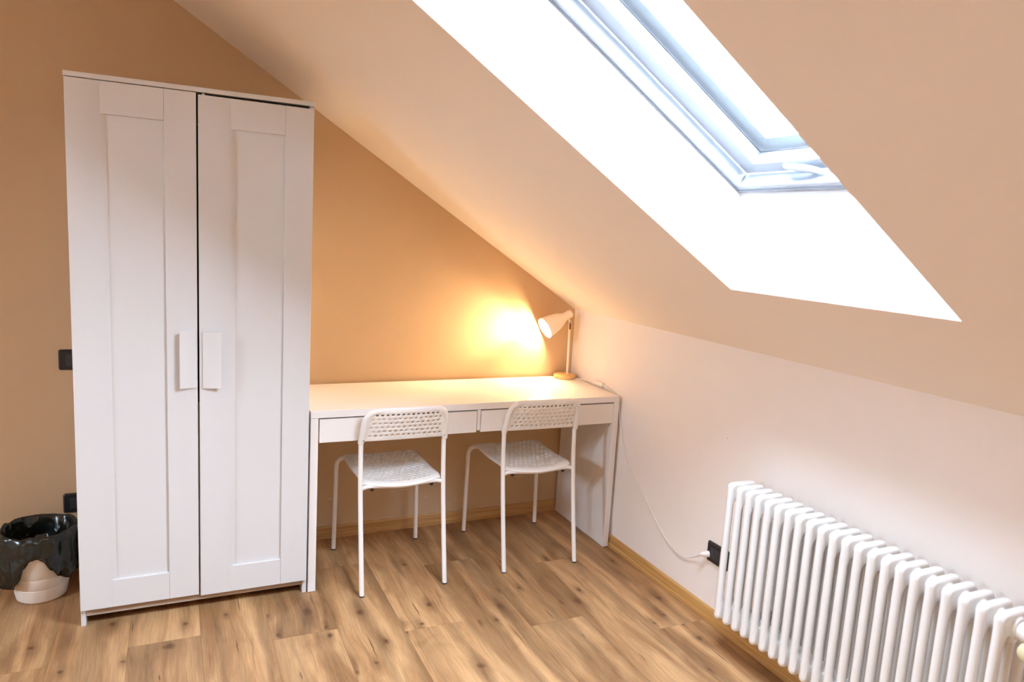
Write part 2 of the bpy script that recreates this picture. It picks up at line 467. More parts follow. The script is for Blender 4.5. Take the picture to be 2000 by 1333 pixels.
CR = [(-2.059,-0.506,-2.051,-0.601,1.0),(-1.697,-0.431,-1.693,-0.579,1.0),(-1.717,-0.739,-1.727,-0.855,1.0),(-1.965,-0.879,-1.964,-0.925,1.0),(-1.292,-0.856,-1.280,-1.055,1.0),(-1.067,-0.669,-1.061,-0.851,1.0),(-1.543,-1.007,-1.544,-1.077,1.0),(-1.371,-0.955,-1.362,-1.084,3.0),(-1.434,-0.511,-1.426,-0.606,1.0),(-1.142,-0.784,-1.140,-0.898,3.0),(-0.765,-0.961,-0.765,-1.154,1.2),(-0.405,-0.635,-0.405,-0.811,1.0),(-0.579,-0.912,-0.584,-1.016,1.0),(-0.555,-0.513,-0.547,-0.736,2.0),(-0.526,-1.120,-0.540,-1.166,1.0),(-0.141,-0.928,-0.139,-1.104,1.0),(-0.392,-1.303,-0.412,-1.376,1.0),(-0.121,-1.378,-0.131,-1.483,1.0),(-0.111,-0.602,-0.121,-0.906,3.5),(-1.035,-0.255,-1.038,-0.530,3.0),(-1.255,-0.342,-1.254,-0.593,2.0),(-0.579,-0.418,-0.583,-0.546,1.5),(-0.382,-0.286,-0.395,-0.494,1.0),(-2.262,-0.398,-2.252,-0.735,5.0)]
PW, PL = .2288, 1.38
joints = {0: -1.203, 1: -.55, 2: -1.02, 3: -.414, 4: -.90, 5: -.312, 6: -.80, 7: -.10, 8: -.686, 9: -1.25, 10: -.72, 11: -.30}
m_oak_plain = oak('oak_plank')
for i in range(27):
    x1 = -.004 - PW * i
    x0 = max(x1 - PW, RX0)
    if x0 >= x1: continue
    j = joints.get(i, -.2 - (i * .47) % 1.38)
    ys = [-.002]
    y = j
    while y > -.002: y -= PL
    while y > RY0:
        ys.append(y); y -= PL
    ys.append(RY0)
    for a, b_ in zip(ys, ys[1:]):
        if a - b_ < .02: continue
        ox, oy = (x0 + x1) / 2, (a + b_) / 2
        marks = []
        for kx, ky, s in KN:
            if x0 < kx < x1 and b_ < ky < a:
                marks.append((kx - ox + random.uniform(-.006, .006), ky - oy + random.uniform(-.02, .02), .026 * s, .080 * s, .55, .0))
                marks.append((kx - ox, ky - oy, .0125 * s * random.uniform(.8, 1.2), .016 * s * random.uniform(.8, 1.3), random.uniform(.75, .95), .0))
        for ax, ay, bx_, by, w in CR:
            mx_, my_ = (ax + bx_) / 2, (ay + by) / 2
            if x0 < mx_ < x1 and b_ < my_ < a:
                ln = abs(ay - by) / 2
                if w < 2: marks.append((mx_ - ox, my_ - oy, .0034 * w, ln * 1.15, .95, .1))
                else: marks.append((mx_ - ox, my_ - oy, .0075 * w, ln * 1.2, .55, .0))
        bm = bmesh.new(); g = .00018
        bx(bm, x0 + g, x1 - g, b_ + g, a - g, -.009, random.choice((0, -.0002, -.0003)))
        p = obj('plank', bm, oak('oak_plank_knotty', marks) if marks else m_oak_plain, fb, bevel=.0004, seg=1, origin=(ox, oy, 0))

def slab(name, outline, axis, a, b, mat):
    bm = bmesh.new(); prism(bm, outline, axis, a, b)
    return structure(obj(name, bm, mat))
gable = [(RX0, -.06), (0, -.06), (0, KNEE), (RIDGE, RZ), (RX0, KNEE)]
slab('wall_back', gable, 'y', 0, T, m_wall_back)
slab('wall_front', gable, 'y', RY0 - T, RY0, m_wall_far)
structure(box('wall_right', 0, T, RY0 - T, T, -.06, KNEE, m_wall_right, bevel=0))
structure(box('wall_left', RX0 - T, RX0, RY0 - T, T, -.06, KNEE, m_wall_far, bevel=0))
# sloping ceiling, one solid with the skylight shaft cut through
SY0, SY1 = -2.296, -1.586           # shaft sides
W0 = .4645                          # lower lip measured up the slope
OFF = .236                          # depth of the shaft to the window frame
WTOP = 1.98                         # where the shaft's level head meets the room-side slope
RT = .285                           # roof thickness
wr = -RIDGE / CS
def up_at(w, off): return roof(w, 0, off)
xl = roof(W0, 0).x                  # lower lip, shaft cheek falls plumb
wl_out = -(xl - RT * SS) / CS       # w at the outer face for the same x
top_in = roof(WTOP, 0)
off_t = OFF + .02
# level head: same z at the frame
w_t_frame = (top_in.z - KNEE - off_t * CS) / SS
w_t_out = w_t_frame
w_l_frame = -(xl - off_t * SS) / CS
def build_slope():
    bm = bmesh.new()
    def band(y0, y1, prof):
        """prof: list of (w, off) outlines in the slope plane, extruded from y0 to y1"""
        hexa(bm, [roof(w, y0, o) for w, o in prof], [roof(w, y1, o) for w, o in prof])
    wo = wr + RT * math.tan(SLOPE)
    band(SY1, T, [(0, 0), (wr, 0), (wo, RT), (-.3, RT)])
    band(RY0 - T, SY0, [(0, 0), (wr, 0), (wo, RT), (-.3, RT)])
    band(SY0, SY1, [(0, 0), (W0, 0), (w_l_frame, off_t), (w_l_frame, RT), (-.3, RT)])
    band(SY0, SY1, [(WTOP, 0), (wr, 0), (wo, RT), (w_t_frame, RT), (w_t_frame, off_t)])
    bmesh.ops.remove_doubles(bm, verts=bm.verts, dist=.0002)
    ceil = structure(obj('ceiling', bm, m_ceiling))
    # shaft faces and outside take other paints
    ceil.data.materials.append(m_reveal); ceil.data.materials.append(m_outer)
    n_out = Vector((-SS if MIRROR else SS, 0, CS))
    for p in ceil.data.polygons:
        off = (ceil.matrix_world @ p.center - roof(0, 0)).dot(n_out)
        if off > RT - .01: p.material_index = 2
        elif off > .01: p.material_index = 1
build_slope()
MIRROR = True; build_slope(); MIRROR = False

# skirting boards: board with a stepped foot
def skirt(pts_f, name, mat):
    bm = bmesh.new(); pts_f(bm); return structure(obj(name, bm, mat, bevel=.001))
prof = [(0, 0), (-.016, 0), (-.016, .019), (-.012, .022), (-.011, .055), (-.007, .060), (0, .060)]
skirt(lambda bm: hexa(bm, [(x, RY0, z) for x, z in prof], [(x, -.016, z) for x, z in prof]), 'baseboard_right', m_skirt_right)
skirt(lambda bm: hexa(bm, [(RX0, y, z) for y, z in prof], [(-.0, y, z) for y, z in prof]), 'baseboard_back', m_skirt_back)

# ------------------------------------------------------------------ roof window
def roof_window(wname):
    win_loc = roof((w_l_frame + w_t_frame) / 2, (SY0 + SY1) / 2, OFF)
    win = bpy.data.objects.new(wname, None); COL.objects.link(win); win.location = win_loc
    win['kind'] = 'structure'
    WORLD[win.name] = Matrix.Translation(win_loc)
    def rbox(bm, w0, w1, y0, y1, o0, o1):
        q = [(w0, y0), (w1, y0), (w1, y1), (w0, y1)]
        hexa(bm, [roof(w, y, o0) for w, y in q], [roof(w, y, o1) for w, y in q])
    def ring(name, wa, wb, ya, yb, th_w, th_y, o0, o1, mat, parent, bevel=.002):
        bm = bmesh.new()
        rbox(bm, wa, wa + th_w, ya, yb, o0, o1)
        rbox(bm, wb - th_w, wb, ya, yb, o0, o1)
        rbox(bm, wa + th_w, wb - th_w, ya, ya + th_y, o0, o1)
        rbox(bm, wa + th_w, wb - th_w, yb - th_y, yb, o0, o1)
        return obj(name, bm, mat, parent, bevel)
    wa, wb = w_l_frame, w_t_frame
    g0 = ring('gasket', wa, wb, SY0 - .0005, SY1 + .0005, .007, .006, OFF, OFF + .045, m_gasket, win, 0)
    fr = ring('frame', wa + .003, wb - .003, SY0 + .003, SY1 - .003, .022, .020, OFF + .004, OFF + .050, m_frame, win)
    sash = ring('sash', wa + .027, wb - .027, SY0 + .0255, SY1 - .0255, .040, .060, OFF + .046, OFF + .086, m_frame, win)
    gk = ring('gasket', wa + .064, wb - .064, SY0 + .083, SY1 - .083, .005, .0045, OFF + .0865, OFF + .0885, m_gasket, win, 0)
    outer = ring('cladding', wa + .010, wb - .010, SY0 + .008, SY1 - .008, .098, .122, OFF + .098, OFF + .118, m_clad, win)
    bm = bmesh.new(); rbox(bm, wa + .055, wb - .055, SY0 + .07, SY1 - .07, OFF + .089, OFF + .095)
    obj('pane', bm, m_glass, win)
    # handle: curved lever on the room face of the lower sash rail
    bm = bmesh.new()
    ctl = [(-1.786, .060, .006), (-1.80, .060, .013), (-1.835, .057, .016), (-1.87, .047, .016), (-1.90, .026, .013), (-1.93, .010, .010)]
    path = smooth_path([roof(wa + a_, y_, OFF + .046 - b_) for y_, a_, b_ in ctl], 6)
    tube(bm, path, [.0065 + .003 * math.sin(PI * i / (len(path) - 1)) for i in range(len(path))], 12)
    hd = obj('handle', bm, m_frame, win, smooth=True)
roof_window('window_1')
MIRROR = True; roof_window('fill_window'); MIRROR = False  # second one is unseen, added in the opposite slope to brighten the room

# ------------------------------------------------------------------ wardrobe
WR, WL, WF, WB = -1.4397, -2.2197, -.5113, -.018
wd = thing('wardrobe', 'tall white two-door wardrobe with framed doors, standing against the tan wall beside the desk', 'wardrobe', ((WR + WL) / 2, (WF + WB) / 2, 0))
bf = WF + .018                       # carcass front
box('top_board', WL - .001, WR + .001, WF, WB, 1.884, 1.900, m_laminate, wd)
for x0, x1 in ((WL, WL + .016), (WR - .016, WR)):
    box('side_panel', x0, x1, bf, WB, 0, 1.884, m_laminate, wd)
box('bottom_board', WL + .016, WR - .016, bf + .001, WB, .036, .068, m_inside, wd)
box('back_panel', WL + .016, WR - .016, WB - .006, WB - .001, .068, 1.884, m_dark_inside, wd, 0)
box('divider', -1.842, -1.822, bf + .004, WB - .007, .068, .786, m_inside, wd)
box('shelf', WL + .017, WR - .017, bf + .004, WB - .007, .786, .802, m_inside, wd)
box('clothes_rail', WL + .017, WR - .017, -.28, -.255, 1.80, 1.83, m_steel, wd, .004)
box('cross_rail', WL + .017, WR - .017, bf + .03, bf + .046, 1.80, 1.883, m_dark_inside, wd)
def door(x0, x1, sl, sr, z0, z1, rt, rb, tilt, side):
    fy = WF + .001
    bm = bmesh.new()
    bx(bm, sl - .006, sr + .006, fy + .0105, bf - .001, rb - .006, rt + .006)
    d = obj('door', bm, m_laminate, wd, .0008)
    z1l, z1r = z1 - (tilt if side > 0 else 0) * .4, z1 - (tilt if side > 0 else 0)
    def zt(x): return z1 - tilt * (1 - (x - x0) / (x1 - x0)) if side < 0 else z1 - tilt * (x - x0) / (x1 - x0)
    def stile(a, b, cove):
        bm = bmesh.new()
        o = [(a, fy), (b, fy), (b + cove, fy + .0110), (b + cove, bf - .001), (a, bf - .001)] if cove else [(a, fy), (b, fy), (b, bf - .001), (a, bf - .001)]
        hexa(bm, [(x, y, z0) for x, y in o], [(x, y, zt(min(max(x, x0), x1))) for x, y in o])
        return obj('stile', bm, m_laminate, d, .0011)
    stile(x0, sl, .017); stile(sr, x1, 0)
    for a, b in ((rt, None), (z0, rb)):
        bm = bmesh.new()
        X0, X1 = sl + .0004, sr - .0004
        o = [(X0, fy + .0003), (X1, fy + .0003), (X1, bf - .001), (X0, bf - .001)]
        if b is None: hexa(bm, [(x, y, a) for x, y in o], [(x, y, zt(x)) for x, y in o])
        else: hexa(bm, [(x, y, a) for x, y in o], [(x, y, b) for x, y in o])
        obj('rail', bm, m_laminate, d, .0011)
    return d
dl = door(-2.2185, -1.8348, -2.1205, -1.9335, .066, 1.8815, 1.779, .168, 0, -1)
dr = door(-1.8288, -1.4425, -1.7255, -1.5415, .060, 1.8742, 1.7725, .1625, -.002, -1)
def wing_handle(xa, xb, z0, z1, parent):
    """thin wing that lifts off the door from xa (at the door) to xb (grip edge)"""
    y = WF + .001; s = 1 if xb > xa else -1
    cr = [(xa, y + .0005), (xa, y - .006), (xa + s * .010, y - .0095), (xa + s * .022, y - .0145), (xb - s * .003, y - .0230), (xb, y - .0230), (xb, y - .0195),
          (xa + s * .026, y - .0115), (xa + s * .016, y - .005), (xa + s * .016, y + .0005)]
    bm = bmesh.new()
    hexa(bm, [(px, py, z0) for px, py in cr], [(px, py, z1) for px, py in cr])
    return obj('handle', bm, m_handle, parent, .0012)
wing_handle(-1.8385, -1.8935, .862, 1.067, dl)
wing_handle(-1.8180, -1.7560, .858, 1.064, dr)
bm = bmesh.new(); lathe(bm, [(.004, 0), (.005, .004)], 10, Matrix.Translation((-1.812, WF + .006, 1.8765)))
obj('door_stop', bm, m_handle, wd)

# ------------------------------------------------------------------ desk
DR, DL, DF, DB, DH = -.0165, -1.4345, -.5011, -.0185, .7477
dk = thing('desk', 'long white writing desk with two slim drawers along the tan wall', 'desk', ((DR + DL) / 2, (DF + DB) / 2, 0))
LT = .030
box('tabletop', DL, DR, DF, DB, DH - .0285, DH, m_desk, dk, .0014)
box('side_panel', DL, DL + LT, DF + .0003, DB, .002, DH - .0292, m_desk, dk, .0016)
box('side_panel', DR - LT, DR, DF + .0003, DB, .002, DH - .0292, m_desk, dk, .0016)
box('divider', -.7362, -.7212, DF + .001, DB, .628, DH - .0292, m_desk, dk)
box('back_rail', DL + LT, DR - LT, DB - .016, DB - .002, .618, DH - .0292, m_desk, dk)
for x0, x1 in ((DL + LT + .0045, -.7385), (-.7190, DR - LT - .0018)):
    zt = DH - .0285 - .0060
    dw = box('drawer', x0, x1, DF + .001, DF + .017, .6195, zt, m_desk, dk, .0012)
    dw2 = bmesh.new()
    bx(dw2, x0 + .012, x1 - .012, DF + .0175, DB - .03, .630, .634)
    bx(dw2, x0 + .012, x0 + .024, DF + .0175, DB - .03, .634, .690)
    bx(dw2, x1 - .024, x1 - .012, DF + .0175, DB - .03, .634, .690)
    bx(dw2, x0 + .024, x1 - .024, DB - .042, DB - .03, .634, .690)
    obj('drawer_box', dw2, m_desk, dw)
for x in (DL + LT / 2, DR - LT / 2):
    for y in (DF + .02, DB - .03):
        bm = bmesh.new(); lathe(bm, [(.009, 0), (.009, .003)], 12, Matrix.Translation((x, y, 0)))
        obj('glide', bm, m_rubber, dk)
bm = bmesh.new(); lathe(bm, [(.004, 0), (.004, .001)], 12, Matrix.Translation((DR - LT, -.40, .60)) @ Matrix.Rotation(-PI / 2, 4, 'Y'))
obj('screw_cap', bm, m_steel, dk)

# ------------------------------------------------------------------ chairs
def perforated(fn, nu, nv, hu, hv, stagger=True, margin=(1, 1, 1, 1)):
    """sheet with rounded holes in a staggered lattice; fn(s, t) -> point, s,t in 0..1"""
    bm = bmesh.new()
    cache = {}
    def V(a, b):
        k = (round(a, 5), round(b, 5))
        if k not in cache: cache[k] = bm.verts.new(fn(a, b))
        return cache[k]
    ml, mr_, mb, mt = margin
    su = 1 / (nu + ml + mr_); sv = 1 / (nv + mb + mt)
    def quad(a0, a1, b0, b1):
        vs = [V(a0, b0), V((a0 + a1) / 2, b0), V(a1, b0), V(a1, (b0 + b1) / 2), V(a1, b1), V((a0 + a1) / 2, b1), V(a0, b1), V(a0, (b0 + b1) / 2)]
        return vs
    def hole(a0, a1, b0, b1):
        o = quad(a0, a1, b0, b1)
        ca, cb = (a0 + a1) / 2, (b0 + b1) / 2
        ha, hb = (a1 - a0) / 2 * hu, (b1 - b0) / 2 * hv
        k = .78
        inn = [(-k, -k), (0, -1), (k, -k), (1, 0), (k, k), (0, 1), (-k, k), (-1, 0)]
        i_ = [bm.verts.new(fn(ca + x * ha, cb + y * hb)) for x, y in inn]
        for q in range(8):
            r = (q + 1) % 8
            bm.faces.new((o[q], o[r], i_[r], i_[q]))
    for j in range(nv):
        b0 = (mb + j) * sv; b1 = b0 + sv
        sh = .5 if (stagger and j % 2) else 0
        a = ml * su
        if sh:
            n_ = nu - 1
            x0, x1 = a, a + .5 * su
            bm.faces.new((V(x0, b0), V(x1, b0), V(x1, (b0 + b1) / 2), V(x1, b1), V(x0, b1), V(x0, (b0 + b1) / 2)))
            e0 = a + (nu - .5) * su; e1 = a + nu * su
            bm.faces.new((V(e0, b0), V(e1, b0), V(e1, (b0 + b1) / 2), V(e1, b1), V(e0, b1), V(e0, (b0 + b1) / 2)))
        else: n_ = nu
        for i in range(n_):
            x0 = a + (i + sh) * su
            hole(x0, x0 + su, b0, b1)
    # plain margins
    us = [ml * su + i * su * .5 for i in range(2 * nu + 1)]
    vs_ = [mb * sv + j * sv * .5 for j in range(2 * nv + 1)]
    def strip_v(b0, b1):
        for x0, x1 in zip(us, us[1:]): bm.faces.new((V(x0, b0), V(x1, b0), V(x1, b1), V(x0, b1)))
    def strip_u(a0, a1):
        for y0, y1 in zip(vs_, vs_[1:]): bm.faces.new((V(a0, y0), V(a1, y0), V(a1, y1), V(a0, y1)))
    kk = 3
    for q in range(kk):
        strip_v(mb * sv * q / kk, mb * sv * (q + 1) / kk)
        strip_v(1 - mt * sv * (q + 1) / kk, 1 - mt * sv * q / kk)
        strip_u(ml * su * q / kk, ml * su * (q + 1) / kk)
        strip_u(1 - mr_ * su * (q + 1) / kk, 1 - mr_ * su * q / kk)
        for r in range(kk):
            for (A0, A1) in ((ml * su * q / kk, ml * su * (q + 1) / kk), (1 - mr_ * su * (q + 1) / kk, 1 - mr_ * su * q / kk)):
                for (B0, B1) in ((mb * sv * r / kk, mb * sv * (r + 1) / kk), (1 - mt * sv * (r + 1) / kk, 1 - mt * sv * r / kk)):
                    bm.faces.new((V(A0, B0), V(A1, B0), V(A1, B1), V(A0, B1)))
    bmesh.ops.remove_doubles(bm, verts=bm.verts, dist=.00005)
    return bm

def thicken(o, t):
    s = o.modifiers.new('solidify', 'SOLIDIFY'); s.thickness = t; s.offset = 0
    b = o.modifiers.new('bevel', 'BEVEL'); b.width = t * .3; b.segments = 1; b.limit_method = 'ANGLE'; b.angle_limit = math.radians(50)

def make_chair(name, label, loc, rz, group):
    r = thing(name, label, 'chair', loc, group)
    O = Vector(loc)
    def P(x, y, z): return O + Vector((x, y, z))
    # origin of the chair: floor below the middle of the rear legs
    TR = .0098
    # rear legs, one bent tube over the top
    leg_pts = lambda s: [P(.1755 * s, 0, .004), P(.1755 * s, .040, .22), P(.1755 * s, .072, .43), P(.1750 * s, .085, .60), P(.1745 * s, .078, .64)]
    for s in (-1, 1):
        bm = bmesh.new(); tube(bm, smooth_path(leg_pts(s), 6), TR, 14)
        leg = obj('leg', bm, m_tube, r, smooth=True)
        bm = bmesh.new(); lathe(bm, [(.0092, 0), (.0100, .001), (.0100, .006)], 14, Matrix.Translation(P(.1755 * s, 0, 0)))
        obj('foot_cap', bm, m_rubber, leg)
    # front frame: inverted U
    for s in (-1, 1):
        bm = bmesh.new()
        pts = fillet([P(.1945 * s, .462, .004), P(.1875 * s, .468, .428), P(.118 * s, .462, .434)], .035, 6)
        tube(bm, pts, TR, 14)
        leg = obj('leg', bm, m_tube, r, smooth=True)
        bm = bmesh.new(); lathe(bm, [(.0092, 0), (.0100, .001), (.0100, .006)], 14, Matrix.Translation(P(.1945 * s, .462, 0)))
        obj('foot_cap', bm, m_rubber, leg)
    bm = bmesh.new()
    tube(bm, [P(-.118, .462, .434), P(.118, .462, .434)], TR, 14)
    # rear cross tube bowed under the seat
    tube(bm, smooth_path([P(-.172, .074, .424), P(-.14, .076, .431), P(-.07, .076, .426), P(0, .074, .422), P(.07, .076, .426), P(.14, .076, .431), P(.172, .074, .424)], 5), TR * .92, 12)
    for s in (-1, 1):
        tube(bm, [P(.095 * s, .10, .424), P(.10 * s, .455, .432)], .0075, 10)
    obj('seat_frame', bm, m_tube, r, smooth=True)
    # seat
    def seat(a, t):
        u = a * 2 - 1                   # left-right
        # t 0 front .. 1 rear
        hw_ = .171 - .004 * t + .004 * max(0, (t - .8) / .2)
        corner = .02 * (abs(u) ** 6)
        y = .470 - .395 * t - .020 * (1 - u * u) * t + (.25 if t > .5 else -1) * corner * abs(2 * t - 1)
        x = u * (hw_ - .005 * abs(2 * t - 1) ** 8)
        z = .4515 + .006 * math.cos(PI * t * 2) * .5 - .017 * (1 - abs(u) ** 2.0) * (.3 + .7 * t)
        z -= .012 * max(0, (.12 - t) / .12) ** 2 + .012 * max(0, (t - .93) / .07) ** 2
        z -= .008 * max(0, (abs(u) - .93) / .07) ** 2
        return P(x, y, z)
    bm = perforated(seat, 13, 14, .60, .54, margin=(1.0, 1.0, 1.4, 1.1))
    so = obj('seat', bm, m_plastic, r, smooth=True); thicken(so, .006)
    for s in (-1, 1):
        bm = bmesh.new(); lathe(bm, [(.008, 0), (.008, .012), (.005, .015)], 12, aim((0, -.25, -1), P(.126 * s, .080, .425)))
        obj('bolt', bm, m_black, r)
    # backrest: perforated sheet wrapped round the posts
    ZB, ZT = .620, .750
    def ypost(z): return .086 - (z - .60) * .30
    def back(a, t):
        u = a * 2 - 1
        z = ZB + (ZT - ZB) * t
        hw_ = .1765 - .010 * t - .012 * max(0, (t - .62) / .38) ** 2
        return P(u * hw_, ypost(z) - .016 * (1 - u * u) - .001, z + .004 * (1 - u * u) * (1 - t))
    bm = perforated(back, 14, 6, .60, .54, margin=(.75, .75, .75, .35))
    bo = obj('backrest', bm, m_plastic, r, smooth=True); thicken(bo, .005)
    # rim: two sleeves joined by the top roll
    pts = fillet([P(-.1765, ypost(.612), .612), P(-.1665, ypost(.752), .752), P(.1665, ypost(.752), .752), P(.1765, ypost(.612), .612)], .058, 8)
    bm = bmesh.new(); tube(bm, pts, .0122, 16)
    ri = obj('rim', bm, m_plastic, bo, smooth=True)
    for s in (-1, 1):
        bm = bmesh.new(); lathe(bm, [(.0032, 0), (.0032, .0015)], 10, aim((-.2 * s, -1, 0), P(.170 * s, ypost(.628) - .0108, .628)))
        obj('screw', bm, m_steel, ri)
    r.rotation_euler = (0, 0, rz)
    return r

ch = make_chair('perforated_chair', 'white perforated metal-legged chair at the desk, the one nearer the wardrobe', (-1.0645, -.600, 0), 0.004, 'white chairs tucked under the desk')
def copy_thing(src, loc, rz, label):
    r = src.copy(); COL.objects.link(r); r.location = loc; r.rotation_euler = (0, 0, rz); r['label'] = label
    for c in list(src.children):
        d = c.copy(); COL.objects.link(d); d.parent = r
        for e in list(c.children):
            f = e.copy(); COL.objects.link(f); f.parent = d
    return r
copy_thing(ch, (-.4345, -.593, 0), -.018, 'white perforated metal-legged chair at the desk, nearer the lamp and radiator')

# ------------------------------------------------------------------ desk lamp
LX, LY = -.078, -.072
lamp = thing('desk_lamp', 'small white lit desk lamp with round wooden base in the corner of the desk', 'lamp', (LX, LY, DH))
bm = bmesh.new(); lathe(bm, [(.052, 0), (.0555, .002), (.0565, .006), (.0565, .017), (.0545, .0195), (.051, .0205)], 48, Matrix.Translation((LX, LY, DH)))
obj('base', bm, m_lamp_wood, lamp, smooth=True, angle=50)
sx, sy = LX + .013, LY - .004
PZ = DH + .300
bm = bmesh.new(); tube(bm, [(sx, sy, DH + .0195), (sx - .006, sy, PZ - .02)], .0058, 14)
stem = obj('stem', bm, m_shade, lamp, smooth=True)
bm = bmesh.new(); bx(bm, sx - .0095, sx - .0025, sy - .0072, sy + .0045, PZ - .045, PZ - .012)
obj('slot', bm, m_black, stem, .001)
ax = Vector((-.885, -.02, -.462)).normalized()
open_c = Vector((-.211, LY, 1.008))
tail = open_c - ax * .168
mat_s = aim(ax, tail)
bm = bmesh.new()
prof_s = [(.010, 0), (.019, .002), (.0205, .008), (.0205, .040), (.024, .052), (.032, .066), (.040, .086), (.0475, .116), (.0525, .145), (.0545, .168)]
lathe(bm, prof_s, 40, mat_s, cap1=False)
shade = obj('lamp_shade', bm, m_shade, lamp, smooth=True, angle=60)
sm = shade.modifiers.new('solidify', 'SOLIDIFY'); sm.thickness = .0014; sm.offset = -1
bm = bmesh.new(); tube(bm, [Vector((sx - .006, sy, PZ - .022)), Vector((sx - .006, sy, PZ - .004)), tail + ax * .030], .0055, 10)
obj('joint', bm, m_shade, lamp, smooth=True)
bm = bmesh.new(); lathe(bm, [(.004, 0), (.0065, .002), (.0065, .006)], 14, aim((.4, -1, 0), (sx - .006, sy - .006, PZ - .008)))
obj('thumb_screw', bm, m_steel, lamp)
bm = bmesh.new(); lathe(bm, [(.012, .05), (.013, .075), (.0225, .100), (.0255, .118), (.022, .136), (.010, .146)], 24, mat_s)
obj('bulb', bm, m_bulb, lamp, smooth=True, angle=80)
ld = bpy.data.lights.new('bulb_light', 'POINT'); ld.energy = 18.0; ld.color = LAMP_COL; ld.shadow_soft_size = .022
lo = bpy.data.objects.new('bulb_light', ld); COL.objects.link(lo); lo.location = tail + ax * .150
# the white shade works as a reflector: most light leaves along its opening
ls = bpy.data.lights.new('shade_beam', 'SPOT'); ls.energy = 68.0; ls.color = LAMP_COL; ls.shadow_soft_size = .022
ls.spot_size = math.radians(78); ls.spot_blend = 1.0
lso = bpy.data.objects.new('shade_beam', ls); COL.objects.link(lso); lso.location = tail + ax * .152
lso.rotation_euler = Vector((-.97, 0, .02)).to_track_quat('-Z', 'Y').to_euler()
# power cord with an inline switch and a plug
cp = [(LX + .03, LY - .03, DH + .004), (LX + .052, LY - .050, DH + .0035), (-.0115, -.165, DH + .006), (-.0105, -.25, DH + .014)]
cp2 = [(-.0105, -.335, DH + .016), (-.0085, -.39, DH + .010), (-.0075, -.44, DH - .006), (-.0065, -.480, .70), (-.0050, -.500, .63), (-.0050, -.521, .575), (-.0050, -.548, .505), (-.0045, -.580, .452), (-.0045, -.614, .420),
       (-.0045, -.680, .378), (-.0045, -.752, .334), (-.0045, -.815, .283), (-.0045, -.872, .240), (-.006, -.935, .207), (-.008, -1.00, .192), (-.010, -1.055, .197), (-.014, -1.110, .222), (-.024, -1.155, .253), (-.034, -1.182, .270)]
bm = bmesh.new()
tube(bm, smooth_path(cp, 6), .0026, 8); tube(bm, smooth_path(cp2, 6), .0026, 8)
cord = obj('power_cord', bm, m_cord, lamp, smooth=True)
bm = bmesh.new()
q = [(-.0155, DH + .004), (-.003, DH + .004), (-.003, DH + .026), (-.0155, DH + .024)]
hexa(bm, [(x, -.252, z) for x, z in q], [(x, -.334, z + .003) for x, z in q])
obj('inline_switch', bm, m_cord, cord, .004)
bm = bmesh.new()
lathe(bm, [(.003, -.006), (.0055, 0), (.0095, .006), (.012, .020), (.0125, .030)], 18, aim((.9, -.42, .05), (-.036, -1.178, .268)))
obj('plug', bm, m_cord, cord, smooth=True)

# ------------------------------------------------------------------ electrical plates
def rrect(cx, cz, w, h, r, n=5):
    out = []
    for sx_, sz_, a0 in ((1, 1, 0), (-1, 1, 90), (-1, -1, 180), (1, -1, 270)):
        for k in range(n + 1):
            a = math.radians(a0 + 90 * k / n)
            out.append((cx + sx_ * (w / 2 - r) + r * math.cos(a), cz + sz_ * (h / 2 - r) + r * math.sin(a)))
    return out
def plate_back(name, label, cat, x0, z0, inner):
    t = thing(name, label, cat, (x0 + .06, 0, z0 + .041))
    cx, cz = x0 + .06, z0 + .041
    bm = bmesh.new()
    o = rrect(cx, cz, .118, .082, .008); i2 = rrect(cx, cz, .108, .072, .006)
    hexa(bm, [(x, 0, z) for x, z in o], [(x, -.004, z) for x, z in o])
    hexa(bm, [(x, -.004, z) for x, z in o], [(x, -.009, z) for x, z in i2])
    obj('cover_plate', bm, m_blackrim, t, smooth=True, angle=25)
    for k in range(3):
        a = x0 + .026 + k * .0225
        box(inner, a, a + .0215, -.012, -.0088, z0 + .0185, z0 + .0635, m_grey, t, .0012)
    return t
plate_back('light_switch', 'black wall switch plate at mid height, half hidden behind the wardrobe', 'switch', -2.322, .837, 'rocker')
plate_back('wall_outlet', 'black wall outlet plate low above the bin, half hidden behind the wardrobe', 'outlet', -2.323, .245, 'socket_module')
t = thing('wall_outlet', 'black wall outlet with the white lamp plug in it, beside the radiator', 'outlet', (0, -1.233, .281))
bm = bmesh.new()
o = rrect(-1.233, .281, .118, .082, .008); i2 = rrect(-1.233, .281, .108, .072, .006)
hexa(bm, [(0, y, z) for y, z in o], [(-.004, y, z) for y, z in o])
hexa(bm, [(-.004, y, z) for y, z in o], [(-.009, y, z) for y, z in i2])
obj('cover_plate', bm, m_blackrim, t, smooth=True, angle=25)
for k in range(3):
    yc = -1.2105 - k * .0225
    mo = box('socket_module', -.0115, -.0088, yc - .0107, yc + .0107, .2585, .3035, m_grey, t, .001)

# ------------------------------------------------------------------ waste bin with liner
BX, BY = -2.378, -.190
bn = thing('waste_bin', 'small cream plastic waste bin lined with a black bag, left of the wardrobe', 'bin', (BX, BY, 0))
bm = bmesh.new()
prof_b = [(.078, 0), (.083, .004), (.0885, .030), (.0915, .052), (.0905, .0535), (.0925, .056), (.0985, .096), (.0975, .0975), (.0995, .100), (.113, .190), (.122, .255), (.126, .258), (.126, .264), (.1195, .264)]
lathe(bm, prof_b, 56, Matrix.Translation((BX, BY, 0)), cap1=False)
lathe(bm, [(.1195, .264), (.110, .190), (.090, .060), (.078, .006)], 56, Matrix.Translation((BX, BY, 0)), cap0=False)
obj('bucket', bm, m_bin, bn, smooth=True, angle=35)
